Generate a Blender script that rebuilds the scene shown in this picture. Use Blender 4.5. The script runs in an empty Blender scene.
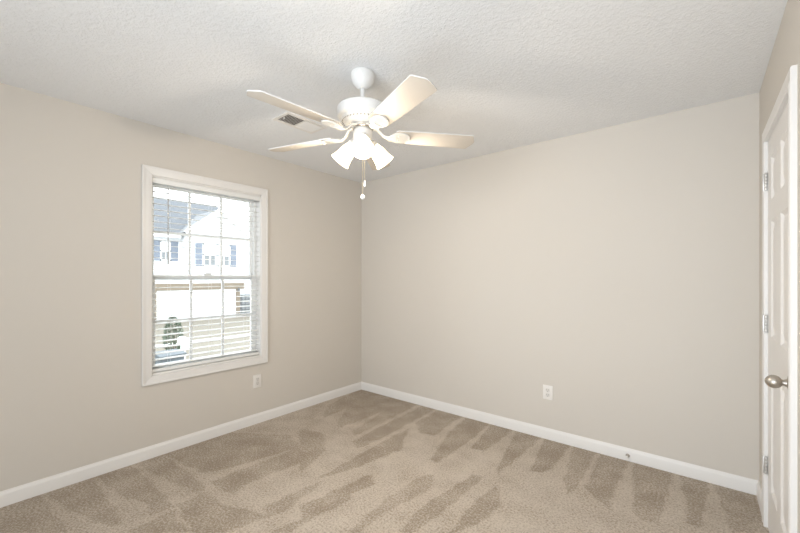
import bpy, bmesh, math, random
import numpy as np
from mathutils import Vector, Matrix

S = bpy.context.scene
COL = S.collection
PI = math.pi

# ------------------------------------------------------------------ camera
cam_data = bpy.data.cameras.new('camera')
cam = bpy.data.objects.new('camera', cam_data)
COL.objects.link(cam)
cam.location = (3.130, -3.117, 1.318)
cam.rotation_euler = (PI / 2, 0, math.atan2(.6319, .7750))
cam_data.sensor_width = 36
cam_data.lens = 371.0 / 800 * 36
cam_data.shift_y = 11.2 / 800
cam_data.clip_start = .02
S.camera = cam

# ------------------------------------------------------------------ world, lights, exposure
W = bpy.data.worlds.new('overcast_sky')
S.world = W
W.use_nodes = True
bg = W.node_tree.nodes['Background']
bg.inputs[0].default_value = (.88, .95, 1, 1)
bg.inputs[1].default_value = 4.5

S.view_settings.view_transform = 'Standard'
S.view_settings.look = 'None'
S.view_settings.gamma = 1
S.view_settings.use_curve_mapping = False
S.view_settings.exposure = 0.0


def area(name, loc, target, sx, sy, power, col, spread):
    l = bpy.data.lights.new(name, 'AREA')
    l.shape = 'RECTANGLE'
    l.size, l.size_y = sx, sy
    l.energy = power
    l.color = col
    l.spread = math.radians(spread)
    o = bpy.data.objects.new(name, l)
    COL.objects.link(o)
    o.location = loc
    d = Vector(target) - Vector(loc)
    o.rotation_euler = d.to_track_quat('-Z', 'Y').to_euler()
    return o


# unseen area fills added behind the camera, no window there; second imitates bounced flash
area('rear_area_fill', (2.3, -5.45, 1.15), (2.3, 0, 1.75), 2.0, 2.0, 55, (.84, .92, 1.0), 130)
area('flash_bounce_fill', (2.7, -3.4, .9), (2.5, -1.0, 2.44), 1.2, 1.2, 16, (.84, .92, 1.0), 150)

# ------------------------------------------------------------------ materials
MATS = {}


def mat(name, col, rough=.6, metal=0, spec=.5, bump=None, noise=None, emit=None, coat=0):
    """bump = (scale, strength, distance); noise = (scale, amount) mottles the colour"""
    if name in MATS:
        return MATS[name]
    m = bpy.data.materials.new(name)
    m.use_nodes = True
    nt = m.node_tree
    b = nt.nodes['Principled BSDF']
    b.inputs['Base Color'].default_value = (*col, 1)
    b.inputs['Roughness'].default_value = rough
    b.inputs['Metallic'].default_value = metal
    b.inputs['Specular IOR Level'].default_value = spec
    b.inputs['Coat Weight'].default_value = coat
    tc = nt.nodes.new('ShaderNodeTexCoord')
    if noise:
        n = nt.nodes.new('ShaderNodeTexNoise')
        n.inputs['Scale'].default_value = noise[0]
        n.inputs['Detail'].default_value = 4
        nt.links.new(tc.outputs['Object'], n.inputs['Vector'])
        r = nt.nodes.new('ShaderNodeMapRange')
        r.inputs['To Min'].default_value = 1 - noise[1]
        r.inputs['To Max'].default_value = 1 + noise[1]
        nt.links.new(n.outputs['Fac'], r.inputs['Value'])
        mx = nt.nodes.new('ShaderNodeVectorMath')
        mx.operation = 'SCALE'
        mx.inputs[0].default_value = col
        nt.links.new(r.outputs[0], mx.inputs['Scale'])
        nt.links.new(mx.outputs[0], b.inputs['Base Color'])
    if bump:
        n = nt.nodes.new('ShaderNodeTexNoise')
        n.inputs['Scale'].default_value = bump[0]
        n.inputs['Detail'].default_value = 3
        nt.links.new(tc.outputs['Object'], n.inputs['Vector'])
        bp = nt.nodes.new('ShaderNodeBump')
        bp.inputs['Strength'].default_value = bump[1]
        bp.inputs['Distance'].default_value = bump[2]
        nt.links.new(n.outputs['Fac'], bp.inputs['Height'])
        nt.links.new(bp.outputs[0], b.inputs['Normal'])
    if emit:
        b.inputs['Emission Color'].default_value = (*emit[0], 1)
        b.inputs['Emission Strength'].default_value = emit[1]
    MATS[name] = m
    return m


M_WALL = mat('greige_wall_paint', (.64, .597, .540), .75, spec=.25, bump=(220, .12, .002), noise=(1.5, .012))
M_CEIL = mat('textured_ceiling_paint', (.83, .83, .83), .9, spec=.15)
M_TRIM = mat('white_trim_paint', (.79, .77, .745), .35, spec=.4, noise=(3, .01))
M_DOOR = mat('white_door_paint', (.79, .765, .74), .38, spec=.4, noise=(3, .01))
M_VINYL = mat('white_window_vinyl', (.90, .90, .89), .4, noise=(4, .01))
M_BLIND = mat('white_blind_slat', (.83, .83, .81), .45, noise=(6, .015))
M_CORD = mat('white_cord', (.75, .75, .72), .8, bump=(900, .3, .001))
M_WAND = mat('clear_plastic_wand', (.50, .50, .49), .25, noise=(20, .03))
M_NICKEL = mat('brushed_nickel', (.50, .46, .41), .42, 1, bump=(400, .06, .001))
M_HINGE = mat('satin_hinge_metal', (.62, .61, .59), .5, 1, bump=(400, .06, .001))
M_DARK = mat('dark_slot', (.05, .045, .04), .7, noise=(30, .1))
M_DUCT = mat('shaded_duct_plate', (.22, .19, .16), .8, noise=(12, .2))  # dark colour on a flat plate paints the shade inside the duct
M_PLATE = mat('white_outlet_plastic', (.80, .77, .73), .35, noise=(8, .01))
M_RECEP = mat('outlet_insert_plastic', (.70, .67, .63), .35, noise=(8, .01))
M_FAN = mat('white_fan_enamel', (.82, .81, .79), .3, spec=.5, noise=(5, .01))
M_BLADE = mat('shaded_blade_underside', (.60, .54, .465), .4, noise=(9, .02))  # shade under the white blades is painted into this tan
M_IRON = mat('white_blade_bracket', (.84, .82, .78), .3, noise=(9, .01))
M_CHROME = mat('polished_collar', (.75, .74, .72), .2, 1, noise=(9, .02))
M_CHAIN = mat('brass_bead_chain', (.72, .66, .52), .3, 1, noise=(60, .05))
M_BALL = mat('white_pull_ball', (.85, .84, .82), .3, noise=(20, .01))
M_RUBBER = mat('white_rubber_tip', (.8, .79, .76), .7, noise=(30, .02))
M_SIDING = mat('white_house_siding', (.82, .83, .84), .7, noise=(.8, .015))
M_HTRIM = mat('white_house_trim', (.86, .86, .86), .6, noise=(.8, .01))
M_SHINGLE = mat('grey_roof_shingle', (.125, .13, .14), .9, bump=(18, .5, .03), noise=(5, .18))
M_SHINGLE2 = mat('pale_gable_shingle', (.21, .21, .215), .9, bump=(18, .5, .03), noise=(6, .12))
M_SHUTTER = mat('blue_grey_shutter', (.21, .235, .28), .6, noise=(4, .05))
M_HGLASS = mat('far_window_glass', (.2, .21, .215), .3, noise=(2, .15))
M_BRICK = mat('tan_brick', (.225, .182, .135), .85, bump=(12, .3, .02), noise=(5, .12))
M_GARAGE = mat('white_garage_door', (.88, .88, .87), .5, noise=(.8, .01))
M_HDOOR = mat('grey_entry_door', (.12, .125, .13), .5, noise=(3, .08))
M_GRAVEL = mat('tan_driveway', (.19, .166, .13), .95, bump=(9, .5, .03), noise=(.9, .10))
M_KERB = mat('pale_concrete', (.74, .73, .70), .9, noise=(2, .05))
M_LEAF = mat('dark_green_leaf', (.12, .155, .105), .6, noise=(7, .35))
M_STEM = mat('shrub_bark', (.13, .09, .06), .9, noise=(9, .2))
M_BIN = mat('blue_grey_bin_plastic', (.09, .105, .115), .5, noise=(3, .06))
M_WHEEL = mat('black_bin_wheel', (.03, .03, .03), .8, noise=(9, .1))
M_POST = mat('white_post_paint', (.86, .86, .85), .5, noise=(3, .01))

# glass: a thin clear pane
gm = bpy.data.materials.new('clear_window_glass')
gm.use_nodes = True
nt = gm.node_tree
nt.nodes.clear()
out = nt.nodes.new('ShaderNodeOutputMaterial')
tr = nt.nodes.new('ShaderNodeBsdfTransparent')
tr.inputs[0].default_value = (.97, .98, .98, 1)
gl = nt.nodes.new('ShaderNodeBsdfGlossy')
gl.inputs['Roughness'].default_value = .02
mx = nt.nodes.new('ShaderNodeMixShader')
fr = nt.nodes.new('ShaderNodeFresnel')
fr.inputs[0].default_value = 1.25
nt.links.new(fr.outputs[0], mx.inputs[0])
nt.links.new(tr.outputs[0], mx.inputs[1])
nt.links.new(gl.outputs[0], mx.inputs[2])
nt.links.new(mx.outputs[0], out.inputs[0])
M_GLASS = gm

# frosted shade glass, lit from within
M_SHADE = mat('lit_frosted_glass', (.9, .87, .8), .4, emit=((1, .80, .52), 5.0), noise=(14, .02))
M_BULB = mat('glowing_bulb', (1, .95, .85), .3, emit=((1, .84, .58), 14.0), noise=(14, .02))

# ceiling: knock-down plaster
nt = M_CEIL.node_tree
b = nt.nodes['Principled BSDF']
tc = nt.nodes.new('ShaderNodeTexCoord')
n1 = nt.nodes.new('ShaderNodeTexNoise')
n1.inputs['Scale'].default_value = 60
n1.inputs['Detail'].default_value = 5
n1.inputs['Roughness'].default_value = .6
cr = nt.nodes.new('ShaderNodeValToRGB')
cr.color_ramp.elements[0].position = .42
cr.color_ramp.elements[1].position = .62
bp = nt.nodes.new('ShaderNodeBump')
bp.inputs['Strength'].default_value = .45
bp.inputs['Distance'].default_value = .004
nt.links.new(tc.outputs['Object'], n1.inputs['Vector'])
nt.links.new(n1.outputs['Fac'], cr.inputs[0])
nt.links.new(cr.outputs[0], bp.inputs['Height'])
nt.links.new(bp.outputs[0], b.inputs['Normal'])

# carpet: pile colour follows the vacuum strokes (attribute) and tuft noise
M_CARPET = bpy.data.materials.new('cut_pile_carpet')
M_CARPET.use_nodes = True
nt = M_CARPET.node_tree
b = nt.nodes['Principled BSDF']
b.inputs['Roughness'].default_value = .95
b.inputs['Specular IOR Level'].default_value = .05
b.inputs['Sheen Weight'].default_value = .15
at = nt.nodes.new('ShaderNodeAttribute')
at.attribute_name = 'pile_lean'
tc = nt.nodes.new('ShaderNodeTexCoord')
nA = nt.nodes.new('ShaderNodeTexNoise')
nA.inputs['Scale'].default_value = 85
nA.inputs['Detail'].default_value = 4
nA.inputs['Roughness'].default_value = .75
nB = nt.nodes.new('ShaderNodeTexNoise')
nB.inputs['Scale'].default_value = 5.5
nB.inputs['Detail'].default_value = 5
for n in (nA, nB):
    nt.links.new(tc.outputs['Object'], n.inputs['Vector'])


def math_node(nt, op, a, bb):
    n = nt.nodes.new('ShaderNodeMath')
    n.operation = op
    for i, v in enumerate((a, bb)):
        if isinstance(v, (int, float)):
            n.inputs[i].default_value = v
        else:
            nt.links.new(v, n.inputs[i])
    return n.outputs[0]


lean = math_node(nt, 'ADD', at.outputs['Fac'], math_node(nt, 'MULTIPLY', math_node(nt, 'SUBTRACT', nB.outputs['Fac'], .5), 1.1))
lean = math_node(nt, 'ADD', lean, math_node(nt, 'MULTIPLY', math_node(nt, 'SUBTRACT', nA.outputs['Fac'], .5), 4.0))
cr = nt.nodes.new('ShaderNodeValToRGB')
cr.color_ramp.elements[0].position = 0
cr.color_ramp.elements[0].color = (.62, .545, .465, 1)
cr.color_ramp.elements[1].position = 1
cr.color_ramp.elements[1].color = (.305, .243, .178, 1)
nt.links.new(lean, cr.inputs[0])
nt.links.new(cr.outputs[0], b.inputs['Base Color'])
bp = nt.nodes.new('ShaderNodeBump')
bp.inputs['Strength'].default_value = .7
bp.inputs['Distance'].default_value = .012
nt.links.new(nA.outputs['Fac'], bp.inputs['Height'])
nt.links.new(bp.outputs[0], b.inputs['Normal'])


# ------------------------------------------------------------------ helpers
class MB:
    """collects shapes, links them as one mesh object"""
    def __init__(self):
        self.bm = bmesh.new()

    def box(self, x0, x1, y0, y1, z0, z1, bev=0, M=None):
        r = bmesh.ops.create_cube(self.bm, size=1)
        vs = r['verts']
        for v in vs:
            v.co = Vector(((x0 + x1) / 2 + v.co.x * (x1 - x0), (y0 + y1) / 2 + v.co.y * (y1 - y0), (z0 + z1) / 2 + v.co.z * (z1 - z0)))
        if M is not None:
            bmesh.ops.transform(self.bm, matrix=M, verts=vs)
        if bev:
            es = list({e for v in vs for e in v.link_edges})
            bmesh.ops.bevel(self.bm, geom=es, offset=bev, segments=2, profile=.6, affect='EDGES')
        return self

    def lathe(self, prof, M=None, seg=32, closed=True):
        """prof = [(r, z)...] turned about z"""
        rings = []
        for r, z in prof:
            if r < 1e-6:
                rings.append([self.bm.verts.new((0, 0, z))])
            else:
                rings.append([self.bm.verts.new((r * math.cos(2 * PI * k / seg), r * math.sin(2 * PI * k / seg), z)) for k in range(seg)])
        for a, c in zip(rings, rings[1:]):
            for k in range(seg):
                k2 = (k + 1) % seg
                if len(a) == 1 and len(c) == 1:
                    continue
                if len(a) == 1:
                    self.bm.faces.new((a[0], c[k], c[k2]))
                elif len(c) == 1:
                    self.bm.faces.new((a[k], a[k2], c[0]))
                else:
                    self.bm.faces.new((a[k], a[k2], c[k2], c[k]))
        if closed:
            for rg in (rings[0], rings[-1]):
                if len(rg) > 2:
                    self.bm.faces.new(rg)
        if M is not None:
            bmesh.ops.transform(self.bm, matrix=M, verts=[v for rg in rings for v in rg])
        return self

    def tube(self, pts, r, seg=10, flat=1.0):
        """a round (or flattened) bar along pts; r may be a list"""
        pts = [Vector(p) for p in pts]
        rr = r if isinstance(r, (list, tuple)) else [r] * len(pts)
        rings = []
        for i, p in enumerate(pts):
            d = (pts[min(i + 1, len(pts) - 1)] - pts[max(i - 1, 0)]).normalized()
            up = Vector((0, 0, 1)) if abs(d.z) < .95 else Vector((1, 0, 0))
            s = d.cross(up).normalized()
            u = s.cross(d).normalized()
            rings.append([self.bm.verts.new(p + s * rr[i] * math.cos(2 * PI * k / seg) + u * rr[i] * flat * math.sin(2 * PI * k / seg)) for k in range(seg)])
        for a, c in zip(rings, rings[1:]):
            for k in range(seg):
                k2 = (k + 1) % seg
                self.bm.faces.new((a[k], a[k2], c[k2], c[k]))
        self.bm.faces.new(rings[0])
        self.bm.faces.new(rings[-1])
        return self

    def prism(self, poly, d0, d1, axis='z', M=None, bev=0):
        """extrude a polygon; axis z: (x,y) poly; x: (y,z) poly; y: (x,z) poly"""
        def P(a, c, d):
            return {'z': (a, c, d), 'x': (d, a, c), 'y': (a, d, c)}[axis]
        lo = [self.bm.verts.new(P(a, c, d0)) for a, c in poly]
        hi = [self.bm.verts.new(P(a, c, d1)) for a, c in poly]
        fs = [self.bm.faces.new(lo), self.bm.faces.new(hi)]
        n = len(poly)
        for k in range(n):
            fs.append(self.bm.faces.new((lo[k], lo[(k + 1) % n], hi[(k + 1) % n], hi[k])))
        if M is not None:
            bmesh.ops.transform(self.bm, matrix=M, verts=lo + hi)
        if bev:
            es = list({e for f in fs[:2] for e in f.edges})
            bmesh.ops.bevel(self.bm, geom=es, offset=bev, segments=2, profile=.6, affect='EDGES')
        return self

    def build(self, name, m, parent=None, smooth=35, loc=None, matrix=None):
        bmesh.ops.recalc_face_normals(self.bm, faces=self.bm.faces)
        me = bpy.data.meshes.new(name)
        self.bm.to_mesh(me)
        self.bm.free()
        me.materials.append(m)
        if smooth:
            me.shade_smooth()
            me.set_sharp_from_angle(angle=math.radians(smooth))
        o = bpy.data.objects.new(name, me)
        COL.objects.link(o)
        if parent:
            o.parent = parent
        if loc is not None:
            o.location = loc
        if matrix is not None:
            o.matrix_local = matrix
        return o


def tag(o, label=None, cat=None, group=None, kind=None):
    if label: o['label'] = label
    if cat: o['category'] = cat
    if group: o['group'] = group
    if kind: o['kind'] = kind
    return o


def empty(name, loc=(0, 0, 0), rz=0):
    o = bpy.data.objects.new(name, None)
    COL.objects.link(o)
    o.location = loc
    o.rotation_euler = (0, 0, rz)
    o.empty_display_size = .1
    return o


def frame_ring(mb, y0, y1, z0, z1, w, x0, x1, bev=.002):
    """a mitred picture frame in the y-z plane, member width w (outer edge given)"""
    o = [(y0, z0), (y1, z0), (y1, z1), (y0, z1)]
    i = [(y0 + w, z0 + w), (y1 - w, z0 + w), (y1 - w, z1 - w), (y0 + w, z1 - w)]
    for k in range(4):
        k2 = (k + 1) % 4
        mb.prism([o[k], o[k2], i[k2], i[k]], x0, x1, 'x', bev=bev)
    return mb

# outlines of the darker vacuum strokes, in floor metres
WEDGES = [
    [(1.65, -0.05), (1.86, -0.08), (1.85, -0.53), (1.74, -0.54)],
    [(1.88, -0.09), (2.10, -0.08), (2.08, -0.56), (2.06, -0.77), (2.03, -0.71)],
    [(2.12, -0.08), (2.32, -0.09), (2.33, -0.31), (2.31, -0.55), (2.22, -0.60)],
    [(2.34, -0.10), (2.51, -0.07), (2.52, -0.56), (2.50, -0.74), (2.43, -0.57)],
    [(2.53, -0.07), (2.72, -0.05), (2.71, -0.47), (2.72, -0.74), (2.56, -0.58)],
    [(2.74, -0.07), (2.98, -0.06), (2.95, -0.71), (2.88, -0.72), (2.83, -0.68)],
    [(3.00, -0.07), (3.17, -0.06), (3.12, -0.60), (3.06, -0.60), (3.06, -0.40)],
    [(3.18, -0.07), (3.38, -0.03), (3.40, -0.43), (3.25, -0.55)],
    [(1.39, -0.06), (1.63, -0.06), (1.64, -0.38), (1.62, -0.66), (1.54, -0.53)],
    [(1.22, 0.00), (1.36, -0.08), (1.36, -0.35)],
    [(1.40, -0.10), (1.64, -0.12), (1.67, -0.39), (1.67, -0.90), (1.60, -0.89), (1.45, -0.39)],
    [(1.09, -0.09), (1.35, -0.10), (1.40, -0.54), (1.28, -0.57), (1.11, -0.42)],
    [(0.89, -0.13), (1.05, -0.10), (1.09, -0.76), (1.07, -1.11), (0.94, -1.05)],
    [(0.08, -0.06), (0.84, -0.14), (0.89, -0.95), (0.80, -0.92), (0.69, -0.39), (0.66, -0.92), (0.56, -0.87)],
    [(0.14, -0.63), (0.07, -0.07), (0.31, -0.20), (0.38, -0.89)],
    [(0.41, -1.16), (0.64, -1.09), (0.90, -1.28), (1.03, -1.61)],
    [(1.17, -1.58), (1.13, -0.73), (1.15, -0.56), (1.34, -0.92), (1.26, -1.35)],
    [(1.33, -1.82), (1.40, -1.32), (1.52, -1.38), (1.42, -1.68), (1.46, -1.91)],
    [(1.71, -1.80), (1.67, -1.48), (1.68, -1.12), (1.74, -1.05), (1.82, -1.20), (1.75, -1.55), (1.75, -1.77)],
    [(1.91, -1.64), (1.88, -1.37), (1.94, -0.89), (2.01, -0.87), (2.00, -1.28), (1.98, -1.58)],
    [(2.12, -1.47), (2.09, -1.21), (2.11, -0.88), (2.23, -1.09), (2.20, -1.31)],
    [(0.06, -2.09), (0.06, -1.61), (0.45, -1.29), (0.97, -1.46), (0.68, -1.45), (0.60, -1.86), (0.51, -2.02)],
    [(0.67, -2.04), (0.67, -1.89), (0.71, -1.38), (0.92, -1.44), (0.87, -1.88), (0.92, -2.02)],
    [(1.17, -1.97), (1.20, -1.65), (1.23, -1.58), (1.30, -1.87), (1.29, -1.99)],
    [(1.40, -2.06), (1.43, -1.81), (1.43, -1.53), (1.51, -1.60), (1.47, -1.92), (1.48, -1.99)],
    [(0.77, -2.27), (0.76, -2.11), (0.98, -2.09), (1.27, -1.98), (1.22, -2.20), (1.10, -2.30)],
    [(0.04, -2.92), (0.05, -2.75), (0.46, -2.72), (0.61, -2.70), (0.32, -2.94)],
    [(0.05, -2.73), (0.06, -2.50), (0.64, -2.51), (0.73, -2.52), (0.70, -2.56), (0.34, -2.68)],
    [(0.06, -2.49), (0.04, -2.29), (0.28, -2.28), (0.75, -2.28), (0.72, -2.34), (0.43, -2.44)],
    [(0.04, -2.27), (0.05, -2.09), (0.54, -2.07), (0.74, -2.13), (0.53, -2.19)],
    [(0.05, -2.07), (0.06, -1.85), (0.46, -2.01)],
    [(0.82, -2.53), (0.80, -2.30), (1.08, -2.32)],
    [(0.76, -2.27), (0.77, -2.14), (1.12, -2.29), (1.09, -2.31)],
    [(0.03, -2.18), (0.06, -2.09), (0.71, -2.08), (0.73, -2.12), (0.35, -2.19)],
    [(0.37, -2.28), (0.79, -2.28), (0.75, -2.40)],
]

# ------------------------------------------------------------------ room shell
RX, RY, RZ = 3.397, -5.55, 2.44
WY0, WY1, WZ0, WZ1 = -2.163, -1.293, .600, 2.070        # window opening
DY0, DY1, DZ = -1.112, -.366, 2.045                      # door opening
T = .14

# floor: carpet grid with a pile attribute from the vacuum strokes
nx, ny = 280, 440
xs = np.linspace(0, RX + T, nx)
ys = np.linspace(RY, 0, ny)
GX, GY = np.meshgrid(xs, ys)
KX, KY = GX, GY
GX = KX + .004 * np.sin(31 * KY + 5 * KX) + .004 * np.sin(57 * KX + 43 * KY)     # strokes have ragged edges
GY = KY + .005 * np.sin(27 * KX - 9 * KY) + .004 * np.sin(61 * KY + 38 * KX)
lean_v = .25 + .20 * np.clip((1.25 - GX) / .8, 0, 1)   # base tone gets darker toward the window wall
rng = np.random.default_rng(4)
for poly in WEDGES:
    P = np.array(poly)
    P[P[:, 1] > -.15, 1] = .03
    P[P[:, 0] < .09, 0] = -.03
    inside = np.zeros(GX.shape, bool)
    dist = np.full(GX.shape, 9.0)
    n = len(P)
    for k in range(n):
        a, c = P[k], P[(k + 1) % n]
        cond = ((a[1] > GY) != (c[1] > GY))
        xi = (c[0] - a[0]) * (GY - a[1]) / ((c[1] - a[1]) + 1e-12) + a[0]
        inside ^= cond & (GX < xi)
        e = c - a
        t = np.clip(((GX - a[0]) * e[0] + (GY - a[1]) * e[1]) / (e @ e), 0, 1)
        dist = np.minimum(dist, np.hypot(GX - a[0] - t * e[0], GY - a[1] - t * e[1]))
    sd = np.where(inside, dist, -dist)
    lean_v = np.maximum(lean_v, lean_v + np.maximum(.74 - lean_v, 0) * rng.uniform(.72, 1.0) * np.clip(.5 + sd / .014, 0, 1))
GX, GY = KX, KY
GZ = np.zeros(GX.shape)
verts = np.stack([GX, GY, GZ], -1).reshape(-1, 3)
idx = np.arange(nx * ny).reshape(ny, nx)
faces = np.stack([idx[:-1, :-1], idx[:-1, 1:], idx[1:, 1:], idx[1:, :-1]], -1).reshape(-1, 4)
me = bpy.data.meshes.new('floor')
me.from_pydata(verts.tolist(), [], faces.tolist())
at = me.attributes.new('pile_lean', 'FLOAT', 'POINT')
at.data.foreach_set('value', lean_v.astype(np.float32).ravel())
me.materials.append(M_CARPET)
floor = bpy.data.objects.new('floor', me)
COL.objects.link(floor)
tag(floor, 'beige cut pile carpet with vacuum stroke marks', kind='structure')

tag(MB().box(-T, RX + T, RY - T, T, RZ, RZ + .12).build('ceiling', M_CEIL, smooth=0), 'white knockdown textured ceiling', kind='structure')
w = MB()
w.box(-T, 0, RY, WY0, 0, RZ).box(-T, 0, WY1, 0, 0, RZ).box(-T, 0, WY0, WY1, 0, WZ0).box(-T, 0, WY0, WY1, WZ1, RZ)
tag(w.build('wall_left', M_WALL, smooth=0), 'greige painted wall around the window', kind='structure')
tag(MB().box(-T, RX + T, 0, T, 0, RZ).build('wall_back', M_WALL, smooth=0), 'plain greige painted far wall', kind='structure')
w = MB()
w.box(RX, RX + T, RY, DY0, 0, RZ).box(RX, RX + T, DY1, 0, 0, RZ).box(RX, RX + T, DY0, DY1, DZ, RZ)
tag(w.build('wall_right', M_WALL, smooth=0), 'greige painted wall around the white door', kind='structure')
tag(MB().box(RX + T, RX + T + .05, DY0 - .3, 0, 0, RZ).build('wall_door_backing', M_WALL, smooth=0), 'unseen backing wall added behind the closed door', kind='structure')  # added to block sky light at the gap under the door
w = MB().box(-T, RX + T, RY - T, RY, 0, RZ)
tag(w.build('wall_front', M_WALL, smooth=0), 'greige painted wall behind the camera', kind='structure')

# baseboards with an eased top
BP = [(0, 0), (.014, 0), (.014, .066), (.0115, .074), (.007, .080), (.005, .088), (0, .088)]


def bb_left():
    return MB().prism([(a, z) for a, z in BP], RY, 0, 'y')


tag(bb_left().build('baseboard_left', M_TRIM, smooth=50), 'white baseboard under the window wall', kind='structure')
tag(MB().prism([(-a, z) for a, z in BP], .0, RX, 'x').build('baseboard_back', M_TRIM, smooth=50), 'white baseboard along the far wall', kind='structure')
rb = MB()
rb.prism([(RX - a, z) for a, z in BP], DY1 + .062, 0, 'y')
rb.prism([(RX - a, z) for a, z in BP], RY, DY0 - .062, 'y')
tag(rb.build('baseboard_right', M_TRIM, smooth=50), 'short white baseboard beside the door casing', kind='structure')

# ------------------------------------------------------------------ window
win = tag(empty('window_1', (0, (WY0 + WY1) / 2, WZ0)), 'white framed single hung window with grid panes', kind='structure')
wy, wz = (WY0 + WY1) / 2, WZ0
hw, hh = (WY1 - WY0) / 2, WZ1 - WZ0
c = frame_ring(MB(), -hw - .060, hw + .060, -.062, hh + .062, .062, 0, .016, .003)
frame_ring(c, -hw - .060, hw + .060, -.062, hh + .062, .014, .016, .021, .002)
c.build('window_casing', M_TRIM, win)
j = MB()
j.box(-.125, .002, -hw, -hw + .007, 0, hh).box(-.125, .002, hw - .007, hw, 0, hh)
j.box(-.125, .002, -hw, hw, hh - .012, hh).box(-.125, .006, -hw, hw, 0, .014, .002)
j.build('window_jamb', M_TRIM, win)
f = frame_ring(MB(), -hw + .007, hw - .007, .014, hh - .012, .020, -.135, -.070, .002)
f.build('window_frame', M_VINYL, win)


def sash(name, z0, z1, xc):
    y0, y1 = -hw + .020, hw - .020
    s = frame_ring(MB(), y0, y1, z0, z1, .030, xc - .014, xc + .014, .003).build(name, M_VINYL, win)
    gy0, gy1, gz0, gz1 = y0 + .030, y1 - .030, z0 + .030, z1 - .030
    MB().box(xc - .003, xc + .003, gy0 - .004, gy1 + .004, gz0 - .004, gz1 + .004).build('pane', M_GLASS, s, 0)
    m = MB()
    for k in (1, 2):
        yy = gy0 + (gy1 - gy0) * k / 3
        m.box(xc - .008, xc + .008, yy - .0095, yy + .0095, gz0, gz1, .002)
    zz = (gz0 + gz1) / 2
    m.box(xc - .0075, xc + .0075, gy0, gy1, zz - .0095, zz + .0095, .002)
    m.build('muntin', M_VINYL, s)
    return s


mid = 1.322 - WZ0
sash('upper_sash', mid - .022, hh - .030, -.116)
ls = sash('lower_sash', .030, mid + .020, -.086)
lk = MB().box(-.086, -.068, -.03, .03, mid + .018, mid + .030, .003)
lk.tube([(-.074, -.02, mid + .033), (-.064, .0, mid + .036), (-.060, .022, mid + .033)], .005)
lk.build('sash_lock', M_VINYL, win)

# ------------------------------------------------------------------ blind
bl = tag(empty('window_blind', (-.034, wy, WZ0 + .017)), 'white horizontal slat blind hanging inside the window frame, slats open', 'window blind')
bz = WZ1 - WZ0 - .017 - .012
by = hw - .009
MB().box(-.024, .026, -by, by, bz - .032, bz, .002).build('headrail', M_BLIND, bl)
v = MB().box(.026, .034, -by - .001, by + .001, bz - .042, bz - .001, .003)
v.box(.0335, .037, -by - .001, by + .001, bz - .010, bz - .002, .0015).box(.0335, .037, -by - .001, by + .001, bz - .041, bz - .035, .0015)
v.build('valance', M_BLIND, bl)
sl = MB()
n_sl = 31
zb0 = .045
pitch = (bz - .052 - zb0) / (n_sl - 1)
for k in range(n_sl):
    z = zb0 + pitch * k
    Mt = Matrix.Translation((0, 0, z)) @ Matrix.Rotation(math.radians(3.0), 4, 'Y')
    # a slightly crowned slat
    prof = [(-.025, 0), (-.0125, .0012), (0, .0016), (.0125, .0012), (.025, 0), (.025, -.0026), (.0125, -.0014), (0, -.001), (-.0125, -.0014), (-.025, -.0026)]
    sl.prism(prof, -by + .002, by - .002, 'y', M=Mt)
sl.build('slats', M_BLIND, bl)
MB().box(-.025, .025, -by + .002, by - .002, .001, .024, .004).build('bottom_rail', M_BLIND, bl)
for yy in (-by + .12, 0, by - .12):
    for_x = MB()
    for xx in (-.0265, .0265):
        for_x.tube([(xx, yy, .012), (xx, yy, bz - .045)], .0007, 6)
    for_x.build('ladder_cord', M_CORD, bl)
wd = MB().tube([(.042, -by + .10, bz - .055), (.043, -by + .10, bz - .60)], .0042, 8)
wd.tube([(.043, -by + .10, bz - .60), (.043, -by + .10, bz - .64)], .006, 8)
wd.tube([(.036, -by + .10, bz - .050), (.042, -by + .10, bz - .060)], .002, 6)
wd.build('tilt_wand', M_WAND, bl)

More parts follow.
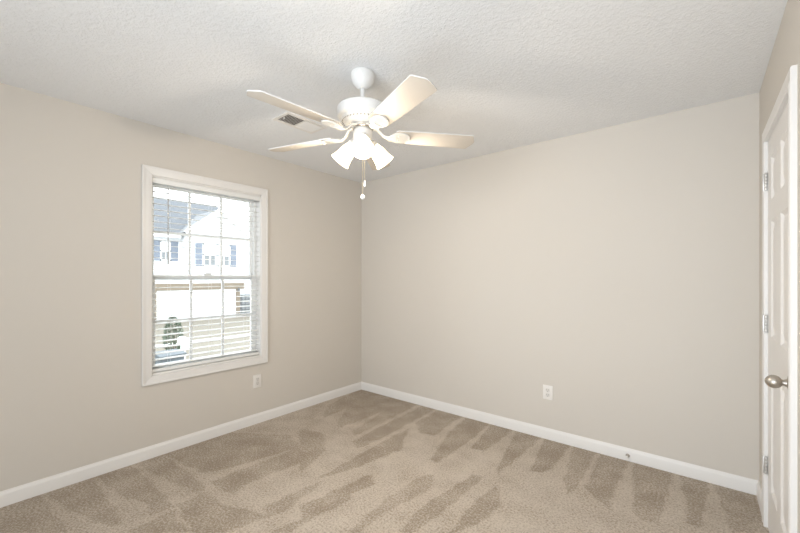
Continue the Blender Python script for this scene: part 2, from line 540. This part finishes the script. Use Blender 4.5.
# ------------------------------------------------------------------ outlets
def outlet(name, M, label, kind):
    """plate in local x-z, face toward -y"""
    r = empty(name)
    r.matrix_world = M
    tag(r, label, 'wall outlet', 'white wall outlets')
    MB().box(-.039, .039, -.006, 0, -.0585, .0585, .003).build('cover_plate', M_PLATE, r)
    if kind == 'duplex':
        for s in (-1, 1):
            rc = MB()
            pr = []
            for k in range(24):
                a = 2 * PI * k / 24
                pr.append((max(-.0165, min(.0165, .0185 * math.cos(a))), s * .0195 + max(-.0145, min(.0145, .0175 * math.sin(a)))))
            rc.prism(pr, -.0082, -.0055, 'y')
            rc = rc.build('receptacle', M_RECEP, r)
            sl_ = MB()
            for xx, h in ((-.0063, .0045), (.0063, .0037)):
                sl_.box(xx - .0011, xx + .0011, -.0086, -.0080, s * .0195 + .003 - h, s * .0195 + .003 + h)
            sl_.lathe([(0, 0), (.0024, 0), (.0024, .0006), (0, .0006)], Matrix.Translation((0, -.0080, s * .0195 - .0085)) @ Matrix.Rotation(PI / 2, 4, 'X'), 12)
            sl_.build('slots', M_DARK, rc)
        MB().lathe([(0, 0), (.0034, 0), (.003, .0012), (0, .0016)], Matrix.Translation((0, -.0058, 0)) @ Matrix.Rotation(PI / 2, 4, 'X'), 14).build('screw', M_RECEP, r)
    else:
        rc = MB().box(-.0165, .0165, -.0080, -.0055, -.0335, .0335, .001).build('receptacle', M_RECEP, r)
        for s in (-1, 1):
            sl_ = MB()
            for xx, h in ((-.0063, .0045), (.0063, .0037)):
                sl_.box(xx - .0011, xx + .0011, -.0084, -.0079, s * .019 + .003 - h, s * .019 + .003 + h)
            sl_.lathe([(0, 0), (.0024, 0), (.0024, .0006), (0, .0006)], Matrix.Translation((0, -.0079, s * .019 - .0085)) @ Matrix.Rotation(PI / 2, 4, 'X'), 12)
            sl_.build('slots', M_DARK, rc)
            MB().lathe([(0, 0), (.0034, 0), (.003, .0012), (0, .0016)], Matrix.Translation((0, -.0058, s * .0485)) @ Matrix.Rotation(PI / 2, 4, 'X'), 14).build('screw', M_RECEP, r)
    return r


outlet('wall_outlet', Matrix.Translation((0, -1.329, .381)) @ Matrix.Rotation(PI / 2, 4, 'Z'), 'small white outlet plate low on the wall below the right corner of the window', 'decora')
outlet('wall_outlet', Matrix.Translation((2.150, 0, .380)), 'small white outlet plate low on the far wall, right of the room corner', 'duplex')

# ------------------------------------------------------------------ door stop on the far baseboard
ds = tag(empty('door_stop', (2.713, -.014, .040)), 'tiny metal door stop stub on the far baseboard', 'door stop')
RXm = Matrix.Rotation(PI / 2, 4, 'X')
MB().lathe([(0, 0), (.013, 0), (.013, .002), (.010, .0045), (0, .0045)], RXm, 20).build('base_plate', M_NICKEL, ds)
pts = []
for k in range(80):
    a = 2 * PI * k / 10
    pts.append((.0062 * math.cos(a), -.004 - .026 * k / 79, .0062 * math.sin(a)))
MB().tube(pts, .0013, 6).build('spring', M_NICKEL, ds)
MB().lathe([(0, .028), (.0075, .028), (.0085, .031), (.0085, .037), (.006, .041), (0, .0415)], RXm, 16).build('rubber_tip', M_RUBBER, ds)

# ------------------------------------------------------------------ door and its casing
CW, CT = .057, .018
tr1 = MB()
y0, y1, zt = DY0 + .009, DY1 - .009, DZ - .009          # inner edge of the casing
cas = [(0, .010), (.004, .0135), (.016, .0145), (.022, .0115), (.030, .012), (.048, .018), (.054, .018), (.057, .015), (.057, 0), (0, 0)]
# mitred legs and head built from the profile: u across the width, d proud of the wall
def sweep_casing(mb):
    path = [((y0, 0), (-1, 0)), ((y0, zt), (-1, 1)), ((y1, zt), (1, 1)), ((y1, 0), (1, 0))]
    rings = []
    for (yy, zz), (ny_, nz_) in path:
        rings.append([mb.bm.verts.new((RX - d, yy + ny_ * u, zz + nz_ * u)) for u, d in cas])
    n = len(cas)
    for a, c in zip(rings, rings[1:]):
        for k in range(n):
            mb.bm.faces.new((a[k], a[(k + 1) % n], c[(k + 1) % n], c[k]))
    mb.bm.faces.new(rings[0]); mb.bm.faces.new(rings[-1])
    return mb
# thicker inner bead so the casing edge reads as in the photo
cas[0] = (0, .015); cas[1] = (.003, .0165); cas[2] = (.014, .0165)
trim = tag(sweep_casing(tr1).build('trim_1', M_TRIM, smooth=25), 'white moulded casing around the door', kind='structure')
jb = MB()
jb.box(RX, RX + T, DY0, DY0 + .016, 0, DZ).box(RX, RX + T, DY1 - .016, DY1, 0, DZ).box(RX, RX + T, DY0, DY1, DZ - .016, DZ)
jb.box(RX + .042, RX + .055, DY0 + .016, DY0 + .028, 0, DZ - .016).box(RX + .042, RX + .055, DY1 - .028, DY1 - .016, 0, DZ - .016)
jb.build('door_jamb', M_TRIM, trim, smooth=0)

door = tag(empty('door_1', (RX, DY1 - .018, 0)), 'white six panel interior door with nickel knob', kind='structure')
LW = (DY1 - .018) - (DY0 + .018)                       # leaf width
z_bot, z_top = .005, DZ - .019


def leaf_mesh():
    """six raised panels on the face toward the room (-x); hinge edge at local y = 0"""
    mb = MB()
    bm = mb.bm
    st, mu = .108, .100
    pw = (LW - 2 * st - mu) / 2
    cols = [(-st - pw, -st), (-st - 2 * pw - mu, -st - pw - mu)]
    rows = [(.235, .835), (1.02, 1.605), (1.71, 1.925)]
    ys_ = sorted({-LW, 0, *[q for c_ in cols for q in c_]})
    zs_ = sorted({z_bot, z_top, *[q for r_ in rows for q in r_]})
    V = {}
    def v(x, y, z):
        k = (round(x, 5), round(y, 5), round(z, 5))
        if k not in V:
            V[k] = bm.verts.new(k)
        return V[k]
    for a, b_ in zip(ys_, ys_[1:]):
        for z0, z1 in zip(zs_, zs_[1:]):
            if any(abs(c_[0] - a) < 1e-4 for c_ in cols) and any(abs(r_[0] - z0) < 1e-4 for r_ in rows):
                steps = [(0, 0), (.005, .004), (.014, .010), (.024, .011), (.052, .003), (.054, .003)]
                prev = None
                for ins, dep in steps:
                    q = [v(dep, a + ins, z0 + ins), v(dep, b_ - ins, z0 + ins), v(dep, b_ - ins, z1 - ins), v(dep, a + ins, z1 - ins)]
                    if prev:
                        for k in range(4):
                            bm.faces.new((prev[k], prev[(k + 1) % 4], q[(k + 1) % 4], q[k]))
                    prev = q
                bm.faces.new(prev)
            else:
                bm.faces.new((v(0, a, z0), v(0, b_, z0), v(0, b_, z1), v(0, a, z1)))
    # back and edges
    X = .035
    for z0, z1 in zip(zs_, zs_[1:]):
        for yy in (-LW, 0):
            bm.faces.new((v(0, yy, z0), v(0, yy, z1), v(X, yy, z1), v(X, yy, z0)))
    for a, b_ in zip(ys_, ys_[1:]):
        for zz in (z_bot, z_top):
            bm.faces.new((v(0, a, zz), v(0, b_, zz), v(X, b_, zz), v(X, a, zz)))
        for z0, z1 in zip(zs_, zs_[1:]):
            bm.faces.new((v(X, a, z0), v(X, b_, z0), v(X, b_, z1), v(X, a, z1)))
    return mb


leaf_mesh().build('door_leaf', M_DOOR, door, smooth=20)
for zz in (1.823, 1.075, .329):
    h = MB()
    for k in range(5):
        h.lathe([(0, 0), (.0062, 0), (.0066, .0008), (.0066, .0160), (.0062, .0168), (0, .0168)], Matrix.Translation((-.0075, .0015, zz - .0445 + .0178 * k)), 14)
    h.lathe([(0, 0), (.005, 0), (.0045, .003), (0, .004)], Matrix.Translation((-.0075, .0015, zz + .0445)), 12)
    h.box(-.019, -.0005, .0065, .0092, zz - .0445, zz + .0445, .0008)
    h.box(-.0025, -.0005, -.0175, .001, zz - .0445, zz + .0445, .0008)
    for q in (-.03, 0, .03):
        h.lathe([(0, 0), (.0035, 0), (.0028, .0012), (0, .0012)], Matrix.Translation((-.0125, .0066, zz + q)) @ Matrix.Rotation(PI / 2, 4, 'X'), 10)
    h.build('hinge', M_HINGE, door)
ky, kz = -LW + .060, .905
KM = Matrix.Translation((0, ky, kz)) @ Matrix.Rotation(-PI / 2, 4, 'Y')
kn = MB().lathe([(0, .016), (.0125, .016), (.0115, .021), (.012, .025), (.0165, .028), (.022, .033), (.0255, .041), (.026, .049), (.0235, .058), (.018, .066), (.010, .0715), (.004, .0735), (0, .074)], KM, 36).build('door_knob', M_NICKEL, door)
MB().lathe([(0, 0), (.032, 0), (.0325, .003), (.030, .0065), (.020, .009), (.0145, .012), (.013, .0175), (0, .0175)], KM, 36).build('rose', M_NICKEL, kn)

# ------------------------------------------------------------------ ceiling register
vx, vy = .870, -1.490
av = tag(empty('air_vent', (vx, vy, RZ)), 'white two way air vent in the ceiling between the fan and window wall', 'air vent')
VW, VL = .19, .34
fr_ = MB()
o_ = [(-VW / 2, -VL / 2), (VW / 2, -VL / 2), (VW / 2, VL / 2), (-VW / 2, VL / 2)]
i_ = [(a * .70, c_ * .84) for a, c_ in o_]
for k in range(4):
    k2 = (k + 1) % 4
    fr_.prism([o_[k], o_[k2], i_[k2], i_[k]], -.007, 0, 'z', bev=.002)
fr_.box(-VW * .35, VW * .35, -.006, .006, -.006, 0)
fr_.build('frame', M_PLATE, av)
MB().box(-VW * .352, VW * .352, -VL * .425, VL * .425, -.0008, -.0002).build('duct_mouth', M_DUCT, av, 0)
for s, nm in ((-1, 'louver_bank'), (1, 'louver_bank')):
    lb = MB()
    for k in range(9):
        yy = s * (.013 + .0148 * k)
        Mt = Matrix.Translation((0, yy, -.005)) @ Matrix.Rotation(math.radians(32 if s < 0 else -40), 4, 'X')
        lb.box(-VW * .35, VW * .35, -.0065, .0065, -.0005, .0005, M=Mt)
    lb.build(nm, M_PLATE, av)
lv = MB().box(-.004, .004, -.137, -.131, -.016, -.004, .001)
lv.build('damper_lever', M_PLATE, av)

# ------------------------------------------------------------------ ceiling fan
fx, fy = 1.6843, -1.6680
fan = tag(empty('ceiling_fan', (fx, fy, RZ)), 'white five blade ceiling fan with three lit glass shades', 'ceiling fan')
cano = MB().lathe([(0, 0), (.060, 0), (.064, -.004), (.065, -.016), (.062, -.034), (.054, -.056), (.040, -.074), (.026, -.084), (.022, -.088), (0, -.088)], seg=40).build('canopy', M_FAN, fan)
MB().lathe([(0, -.080), (.0125, -.080), (.0125, -.19), (0, -.19)], seg=20).build('downrod', M_FAN, fan)
MB().lathe([(0, -.172), (.019, -.172), (.021, -.178), (.060, -.181), (.115, -.185), (.132, -.191), (.139, -.200), (.139, -.238), (.135, -.246), (.126, -.250), (.118, -.252), (0, -.252)], seg=56).build('motor_housing', M_FAN, fan)
MB().lathe([(0, -.252), (.118, -.252), (.096, -.282), (.086, -.286), (0, -.286)], seg=56).build('vent_ring', M_FAN, fan)
vs_ = MB()
for k in range(36):
    a = 2 * PI * k / 36
    Mt = Matrix.Rotation(a, 4, 'Z') @ Matrix.Translation((.1085, 0, -.2675)) @ Matrix.Rotation(math.radians(52), 4, 'Y')
    vs_.box(-.010, .010, -.0028, .0028, -.0012, .0012, M=Mt)
vs_.build('vent_slots', mat('vent_shadow_slot', (.45, .41, .35), .7, noise=(30, .05)), fan, 0)
MB().lathe([(0, -.286), (.060, -.286), (.062, -.290), (.062, -.304), (.056, -.310), (0, -.310)], seg=40).build('flywheel', M_CHROME, fan)
MB().lathe([(0, -.310), (.044, -.310), (.050, -.316), (.052, -.324), (.052, -.360), (.046, -.372), (.030, -.384), (.012, -.392), (0, -.393)], seg=40).build('switch_housing', M_FAN, fan)

BZ = -.3346            # blade plane under the ceiling
BLADE_DEG = (-165.5, -93.5, -21.5, 50.5, 122.5)
PITCH = math.radians(11.7)


def blade_mesh():
    r0, re, ra, hw_ = .180, .620, .646, .0668
    prof = [(r0, -.046), (r0 + .014, -.056), (.32, -.061), (re - .006, -hw_), (re + .001, -hw_ + .004), (ra - .002, -.012), (ra, 0),
            (ra - .002, .012), (re + .001, hw_ - .004), (re - .006, hw_), (.32, .061), (r0 + .014, .056), (r0, .046)]
    return MB().prism(prof, -.003, .003, 'z', bev=.0012)


blade_proto = iron_proto = None
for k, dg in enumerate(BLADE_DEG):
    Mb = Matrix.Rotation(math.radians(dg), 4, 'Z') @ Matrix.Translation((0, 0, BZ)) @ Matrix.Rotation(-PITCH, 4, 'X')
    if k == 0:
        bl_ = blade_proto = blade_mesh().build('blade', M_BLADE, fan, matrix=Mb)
        bl_.data.materials.append(M_FAN)                # top and edges stay white; only the underside colour carries shade
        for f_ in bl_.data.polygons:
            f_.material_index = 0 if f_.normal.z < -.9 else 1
        ir = MB()
        # flat oval plate under the blade root, and the arm sweeping in to the flywheel
        ov = []
        for q in range(28):
            a = 2 * PI * q / 28
            ov.append((.205 + .060 * math.cos(a), .046 * math.sin(a) * (1 + .12 * math.cos(a))))
        ir.prism(ov, -.011, -.0032, 'z', bev=.002)
        ir.tube([(.055, 0, .038), (.085, 0, .030), (.115, 0, -.004), (.145, 0, -.014), (.185, 0, -.009)], [.016, .013, .011, .014, .022], 12, .45)
        for yy in (-.018, .018):
            ir.tube([(.130, 0, -.012), (.150, yy, -.014), (.185, yy * 1.2, -.009)], [.007, .008, .010], 8, .5)
        for (xx, yy) in ((.20, -.018), (.20, .018), (.262, 0)):
            ir.lathe([(0, -.0145), (.004, -.0140), (.0055, -.011), (0, -.0105)], Matrix.Translation((xx, yy, 0)), 12)
        iron_proto = ir.build('blade_bracket', M_IRON, bl_)
    else:
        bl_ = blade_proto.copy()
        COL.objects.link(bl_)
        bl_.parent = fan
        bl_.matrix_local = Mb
        ic = iron_proto.copy()
        COL.objects.link(ic)
        ic.parent = bl_

# three bell shades: one toward the camera, two turned away at 120 degrees
HEAD = math.degrees(math.atan2(-3.117 - fy, 3.130 - fx))
LAMP_W = 18
shade_proto = arm_proto = bulb_proto = None
for k in range(3):
    Ms = Matrix.Rotation(math.radians(HEAD + 120 * k), 4, 'Z') @ Matrix.Translation((.040, 0, -.362)) @ Matrix.Rotation(math.radians(180 - 46), 4, 'Y')
    if k == 0:
        arm_ = arm_proto = MB().lathe([(0, -.012), (.016, -.012), (.018, .010), (.026, .018), (.031, .022), (.031, .036), (.028, .040), (0, .040)], seg=28).build('lamp_holder', M_FAN, fan, matrix=Ms)
        po = [(.026, .030), (.030, .042), (.036, .060), (.041, .080), (.045, .105), (.050, .130), (.056, .146), (.0575, .150)]
        pi_ = [(r_ - .003, z_) for r_, z_ in reversed(po)]
        shade_proto = MB().lathe(po + pi_, closed=False, seg=40).build('lamp_shade', M_SHADE, arm_)
        pl_ = bpy.data.lights.new('lamp_light', 'POINT')
        pl_.energy, pl_.color, pl_.shadow_soft_size = LAMP_W, (1, .89, .75), .03
        bulb_proto = MB().lathe([(0, .038), (.012, .040), (.013, .052), (.020, .066), (.026, .082), (.027, .094), (.022, .108), (.012, .116), (0, .118)], seg=24).build('bulb', M_BULB, arm_)
    else:
        arm_ = arm_proto.copy()
        COL.objects.link(arm_); arm_.parent = fan; arm_.matrix_local = Ms
        for src in (shade_proto, bulb_proto):
            c_ = src.copy()
            COL.objects.link(c_); c_.parent = arm_

for o_ in [c for c in fan.children if c.name.startswith('lamp_holder')]:
    pt_ = bpy.data.objects.new('lamp_light', pl_)
    COL.objects.link(pt_)
    pt_.parent = o_
    pt_.location = (0, 0, .136)

# pull chains
def chain(dx, dy, z0, z1):
    mb = MB()
    mb.tube([(dx, dy, z0), (dx, dy, z1)], .0009, 6)
    z = z0
    while z > z1:
        mb.lathe([(0, -.0017), (.0015, -.001), (.0019, 0), (.0015, .001), (0, .0017)], Matrix.Translation((dx, dy, z)), 6)
        z -= .0055
    return mb


ra = math.radians(HEAD)
c1 = chain(.012 * math.cos(ra), .012 * math.sin(ra), -.388, -.668).build('pull_chain', M_CHAIN, fan)
MB().lathe([(0, .014), (.005, .0125), (.0105, .008), (.013, 0), (.0105, -.008), (.005, -.0125), (0, -.014)], Matrix.Translation((.012 * math.cos(ra), .012 * math.sin(ra), -.682)), 20).build('pull_ball', M_BALL, c1)
dx2, dy2 = .012 * math.cos(ra + 1.1), .012 * math.sin(ra + 1.1)
c2 = chain(dx2, dy2, -.388, -.588).build('pull_chain', M_CHAIN, fan)
MB().lathe([(0, 0), (.003, -.001), (.005, -.008), (.0062, -.022), (.0062, -.030), (.004, -.035), (0, -.036)], Matrix.Translation((dx2, dy2, -.588)), 14).build('pull_pendant', M_BALL, c2)

# ------------------------------------------------------------------ outside: street and the house across it
GZ0 = -1.65
g = MB().box(-60, -1.2, -25, 40, GZ0 - .3, GZ0)
tag(g.build('ground', M_GRAVEL, smooth=0), 'tan driveway and street outside the window', kind='structure')
kb = MB().box(-9.2, -8.4, -20, 34, GZ0, GZ0 + .06).box(-14.9, -14.6, -20, 34, GZ0, GZ0 + .10)
tag(kb.build('trim_2', M_KERB, smooth=0), 'pale concrete strip crossing the driveway', kind='structure')

HX = -24.0
house = tag(empty('street_house', (HX, 8.6, GZ0)), 'white two storey house with grey roof seen through the window', 'house')


def hy(y): return y - 8.6
def hz(z): return z - GZ0


b_ = MB()
b_.prism([(hy(7.30), 0), (hy(12.0), 0), (hy(12.0), hz(4.45)), (hy(9.46), hz(6.1)), (hy(7.30), hz(4.45))], -9, 0, 'x')
b_.box(-10, -1, hy(-4), hy(7.30), 0, hz(4.25))
b_.box(-4, .02, hy(4.9), hy(7.32), 0, hz(1.2))
b_.box(-9, -.6, hy(12.0), hy(16), 0, hz(4.25))
for k in range(26):                                     # lap siding shadow lines
    z = hz(.98 + .2 * k)
    if z < hz(4.3):
        b_.prism([(0, z), (.022, z), (0, z + .19)], hy(7.30), hy(12.0), 'y')
    if z < hz(4.05):
        b_.prism([(-1, z), (-.978, z), (-1, z + .19)], hy(-4), hy(7.30), 'y')
b_.build('wall', M_SIDING, house, smooth=0)
r_ = MB()                                               # main roof, eave along the front
r_.prism([(-.6, hz(4.15)), (-6, hz(7.45)), (-6, hz(7.65)), (-.6, hz(4.33))], hy(-4.4), hy(11.95), 'y')
r_.prism([(-6, hz(7.45)), (-11.4, hz(4.15)), (-11.4, hz(4.33)), (-6, hz(7.65))], hy(-4.4), hy(11.95), 'y')
r_.build('roof', M_SHINGLE, house, smooth=0)
g_ = MB()
for s, ye in ((-1, 7.05), (1, 11.90)):
    g_.prism([(hy(9.46), hz(6.28)), (hy(9.46), hz(6.10)), (hy(ye), hz(4.24)), (hy(ye), hz(4.42))], -7, .34, 'x')
g_.build('gable_roof', M_SHINGLE2, house, smooth=0)
t_ = MB()
for s, ye in ((-1, 7.05), (1, 11.90)):
    t_.prism([(hy(9.46), hz(6.33)), (hy(9.46), hz(6.02)), (hy(ye), hz(4.16)), (hy(ye), hz(4.47))], .01, .42, 'x')
t_.box(.02, .12, hy(7.30), hy(11.8), hz(4.30), hz(4.48))
t_.box(-.62, -.50, hy(-4.4), hy(7.1), hz(4.02), hz(4.30))
t_.build('fascia', M_HTRIM, house, smooth=0)


def hwin(y0, y1, z0, z1, x):
    f_ = MB()
    for a, c_, d, e in ((y0, y1, z0, z0 + .09), (y0, y1, z1 - .09, z1), (y0, y0 + .08, z0, z1), (y1 - .08, y1, z0, z1), (y0, y1, (z0 + z1) / 2 - .04, (z0 + z1) / 2 + .04), ((y0 + y1) / 2 - .025, (y0 + y1) / 2 + .025, z0, z1)):
        f_.box(x, x + .08, hy(a), hy(c_), hz(d), hz(e))
    f_ = f_.build('window', M_HTRIM, house, smooth=0)
    MB().box(x + .01, x + .035, hy(y0 + .07), hy(y1 - .07), hz(z0 + .07), hz((z0 + z1) / 2)).build('pane', M_HGLASS, f_, 0)
    MB().box(x + .01, x + .035, hy(y0 + .07), hy(y1 - .07), hz((z0 + z1) / 2), hz(z1 - .07)).build('pane', mat('bright_blind_pane', (.80, .80, .80), .4, noise=(2, .02)), f_, 0)


def shutter(y0, y1, z0, z1, x):
    s_ = MB().box(x, x + .05, hy(y0), hy(y1), hz(z0), hz(z1), .01)
    for a, c_ in ((z0 + .08, (z0 + z1) / 2 - .05), ((z0 + z1) / 2 + .05, z1 - .08)):
        n_ = 7
        for k in range(n_):
            zz = a + (c_ - a) * (k + .5) / n_
            s_.box(x + .05, x + .07, hy(y0 + .06), hy(y1 - .06), hz(zz - .03), hz(zz + .02))
    s_.build('shutter', M_SHUTTER, house, smooth=0)


hwin(8.30, 9.20, 2.14, 3.72, 0)
hwin(9.30, 10.20, 2.14, 3.72, 0)
hwin(5.97, 6.60, 2.46, 3.80, -1)
shutter(7.79, 8.24, 2.12, 3.76, .02)
shutter(10.26, 10.70, 2.12, 3.76, .02)
shutter(5.55, 5.95, 2.46, 3.82, -.98)
shutter(6.62, 7.07, 2.46, 3.82, -.98)
br = MB()
br.box(0, .12, hy(4.9), hy(11.3), hz(.48), hz(.93)).box(0, .12, hy(10.66), hy(10.94), 0, hz(.48)).box(0, .12, hy(4.9), hy(5.42), 0, hz(.48))
br.build('brick_surround', M_BRICK, house, smooth=0)
gd = MB()
for k in range(4):
    z0 = 0.02 + 2.1 / 4 * k
    for q in range(4):
        y0_ = 5.42 + 5.24 / 4 * q
        gd.box(0, .05, hy(y0_ + .01), hy(y0_ + 1.30), z0, z0 + .52, .01)
        gd.box(.05, .065, hy(y0_ + .18), hy(y0_ + 1.13), z0 + .09, z0 + .43, .01)
gd.build('garage_door', M_GARAGE, house, smooth=0)
ed = MB().box(0, .06, hy(11.02), hy(11.80), .02, hz(.05)).build('entry_door', M_HDOOR, house, smooth=0)
ep = MB()
for k in range(4):
    for q in range(2):
        ep.box(.06, .09, hy(11.10 + .34 * q), hy(11.38 + .34 * q), .16 + .40 * k, .48 + .40 * k)
ep.build('door_panels', M_HGLASS, ed, 0)
MB().lathe([(0, 0), (.08, .05), (.07, .22), (0, .28)], Matrix.Translation((.2, hy(10.8), 1.95)), 10).build('porch_lamp', M_HDOOR, house)

# shrub
random.seed(7)
sh = tag(empty('shrub', (-12.36, 2.32, GZ0)), 'dark green upright shrub outside the lower left panes', 'shrub')
lf = MB()
for k in range(1500):
    u = random.random()
    h = .10 + 1.42 * u
    R_ = .30 * min(1, 3 * (u + .1)) * (1 - u ** 5) + .03
    a = random.uniform(0, 2 * PI)
    rr = R_ * math.sqrt(random.uniform(.35, 1))
    Mt = Matrix.Translation((rr * math.cos(a), rr * math.sin(a), h)) @ Matrix.Rotation(a, 4, 'Z') @ Matrix.Rotation(random.uniform(-1.2, .6), 4, 'Y') @ Matrix.Rotation(random.uniform(-1, 1), 4, 'X')
    L = random.uniform(.05, .09)
    q = [lf.bm.verts.new(Mt @ Vector(p)) for p in ((-L * .3, 0, 0), (.2 * L, -.32 * L, .03 * L), (L, 0, -.1 * L), (.2 * L, .32 * L, .03 * L))]
    lf.bm.faces.new(q)
lf.build('foliage', M_LEAF, sh, 0)
stm = MB()
for k in range(5):
    a = 2 * PI * k / 5
    stm.tube([(.03 * math.cos(a), .03 * math.sin(a), 0), (.10 * math.cos(a), .10 * math.sin(a), .5), (.12 * math.cos(a + .4), .12 * math.sin(a + .4), 1.2)], [.022, .016, .006], 7)
stm.build('stem', M_STEM, sh)

# wheeled bin
wb = tag(empty('wheeled_bin', (-7.62, .52, GZ0), math.radians(8)), 'blue grey wheeled bin outside the lower left corner of the window', 'bin')
body = MB()
lo = [(-.22, -.23), (.22, -.23), (.22, .23), (-.22, .23)]
hi = [(-.30, -.30), (.28, -.30), (.28, .30), (-.30, .30)]
vl = [body.bm.verts.new((a, c_, .06)) for a, c_ in lo]
vh = [body.bm.verts.new((a, c_, .96)) for a, c_ in hi]
for k in range(4):
    body.bm.faces.new((vl[k], vl[(k + 1) % 4], vh[(k + 1) % 4], vh[k]))
body.bm.faces.new(vl); body.bm.faces.new(vh)
body.box(-.32, .30, -.32, .32, .92, .97, .01)
body.build('body', M_BIN, wb, smooth=0)
ld = MB().prism([(-.33, .97), (.32, .97), (.32, 1.0), (.15, 1.05), (-.2, 1.06), (-.33, 1.02)], -.33, .33, 'y', bev=.01)
ld.build('lid', M_BIN, wb)
for s in (-1, 1):
    MB().lathe([(0, -.025), (.09, -.025), (.10, -.015), (.10, .015), (.09, .025), (0, .025)], Matrix.Translation((-.24, s * .27, .10)) @ Matrix.Rotation(PI / 2, 4, 'X'), 20).build('wheel', M_WHEEL, wb)

# mailbox on a post
mbx = tag(empty('mailbox', (-9.35, 1.55, GZ0), 0), 'white mailbox on a white post beside the bin outside', 'mailbox')
MB().box(-.055, .055, -.055, .055, 0, .95, .006).box(-.06, .34, -.045, .045, .82, .90, .005).build('post', M_POST, mbx)
bx = MB()
arch = [(-.11, 0)] + [(-.11 * math.cos(PI * k / 10), .12 + .10 * math.sin(PI * k / 10)) for k in range(11)] + [(.11, 0)]
bx.prism([(a, z + .92) for a, z in arch], -.16, .36, 'x', bev=.004)
bx = bx.build('box', M_POST, mbx)
MB().box(-.05, .06, .112, .118, 1.04, 1.10, .001).build('flag', mat('grey_mailbox_flag', (.4, .4, .42), .6, noise=(9, .03)), mbx)
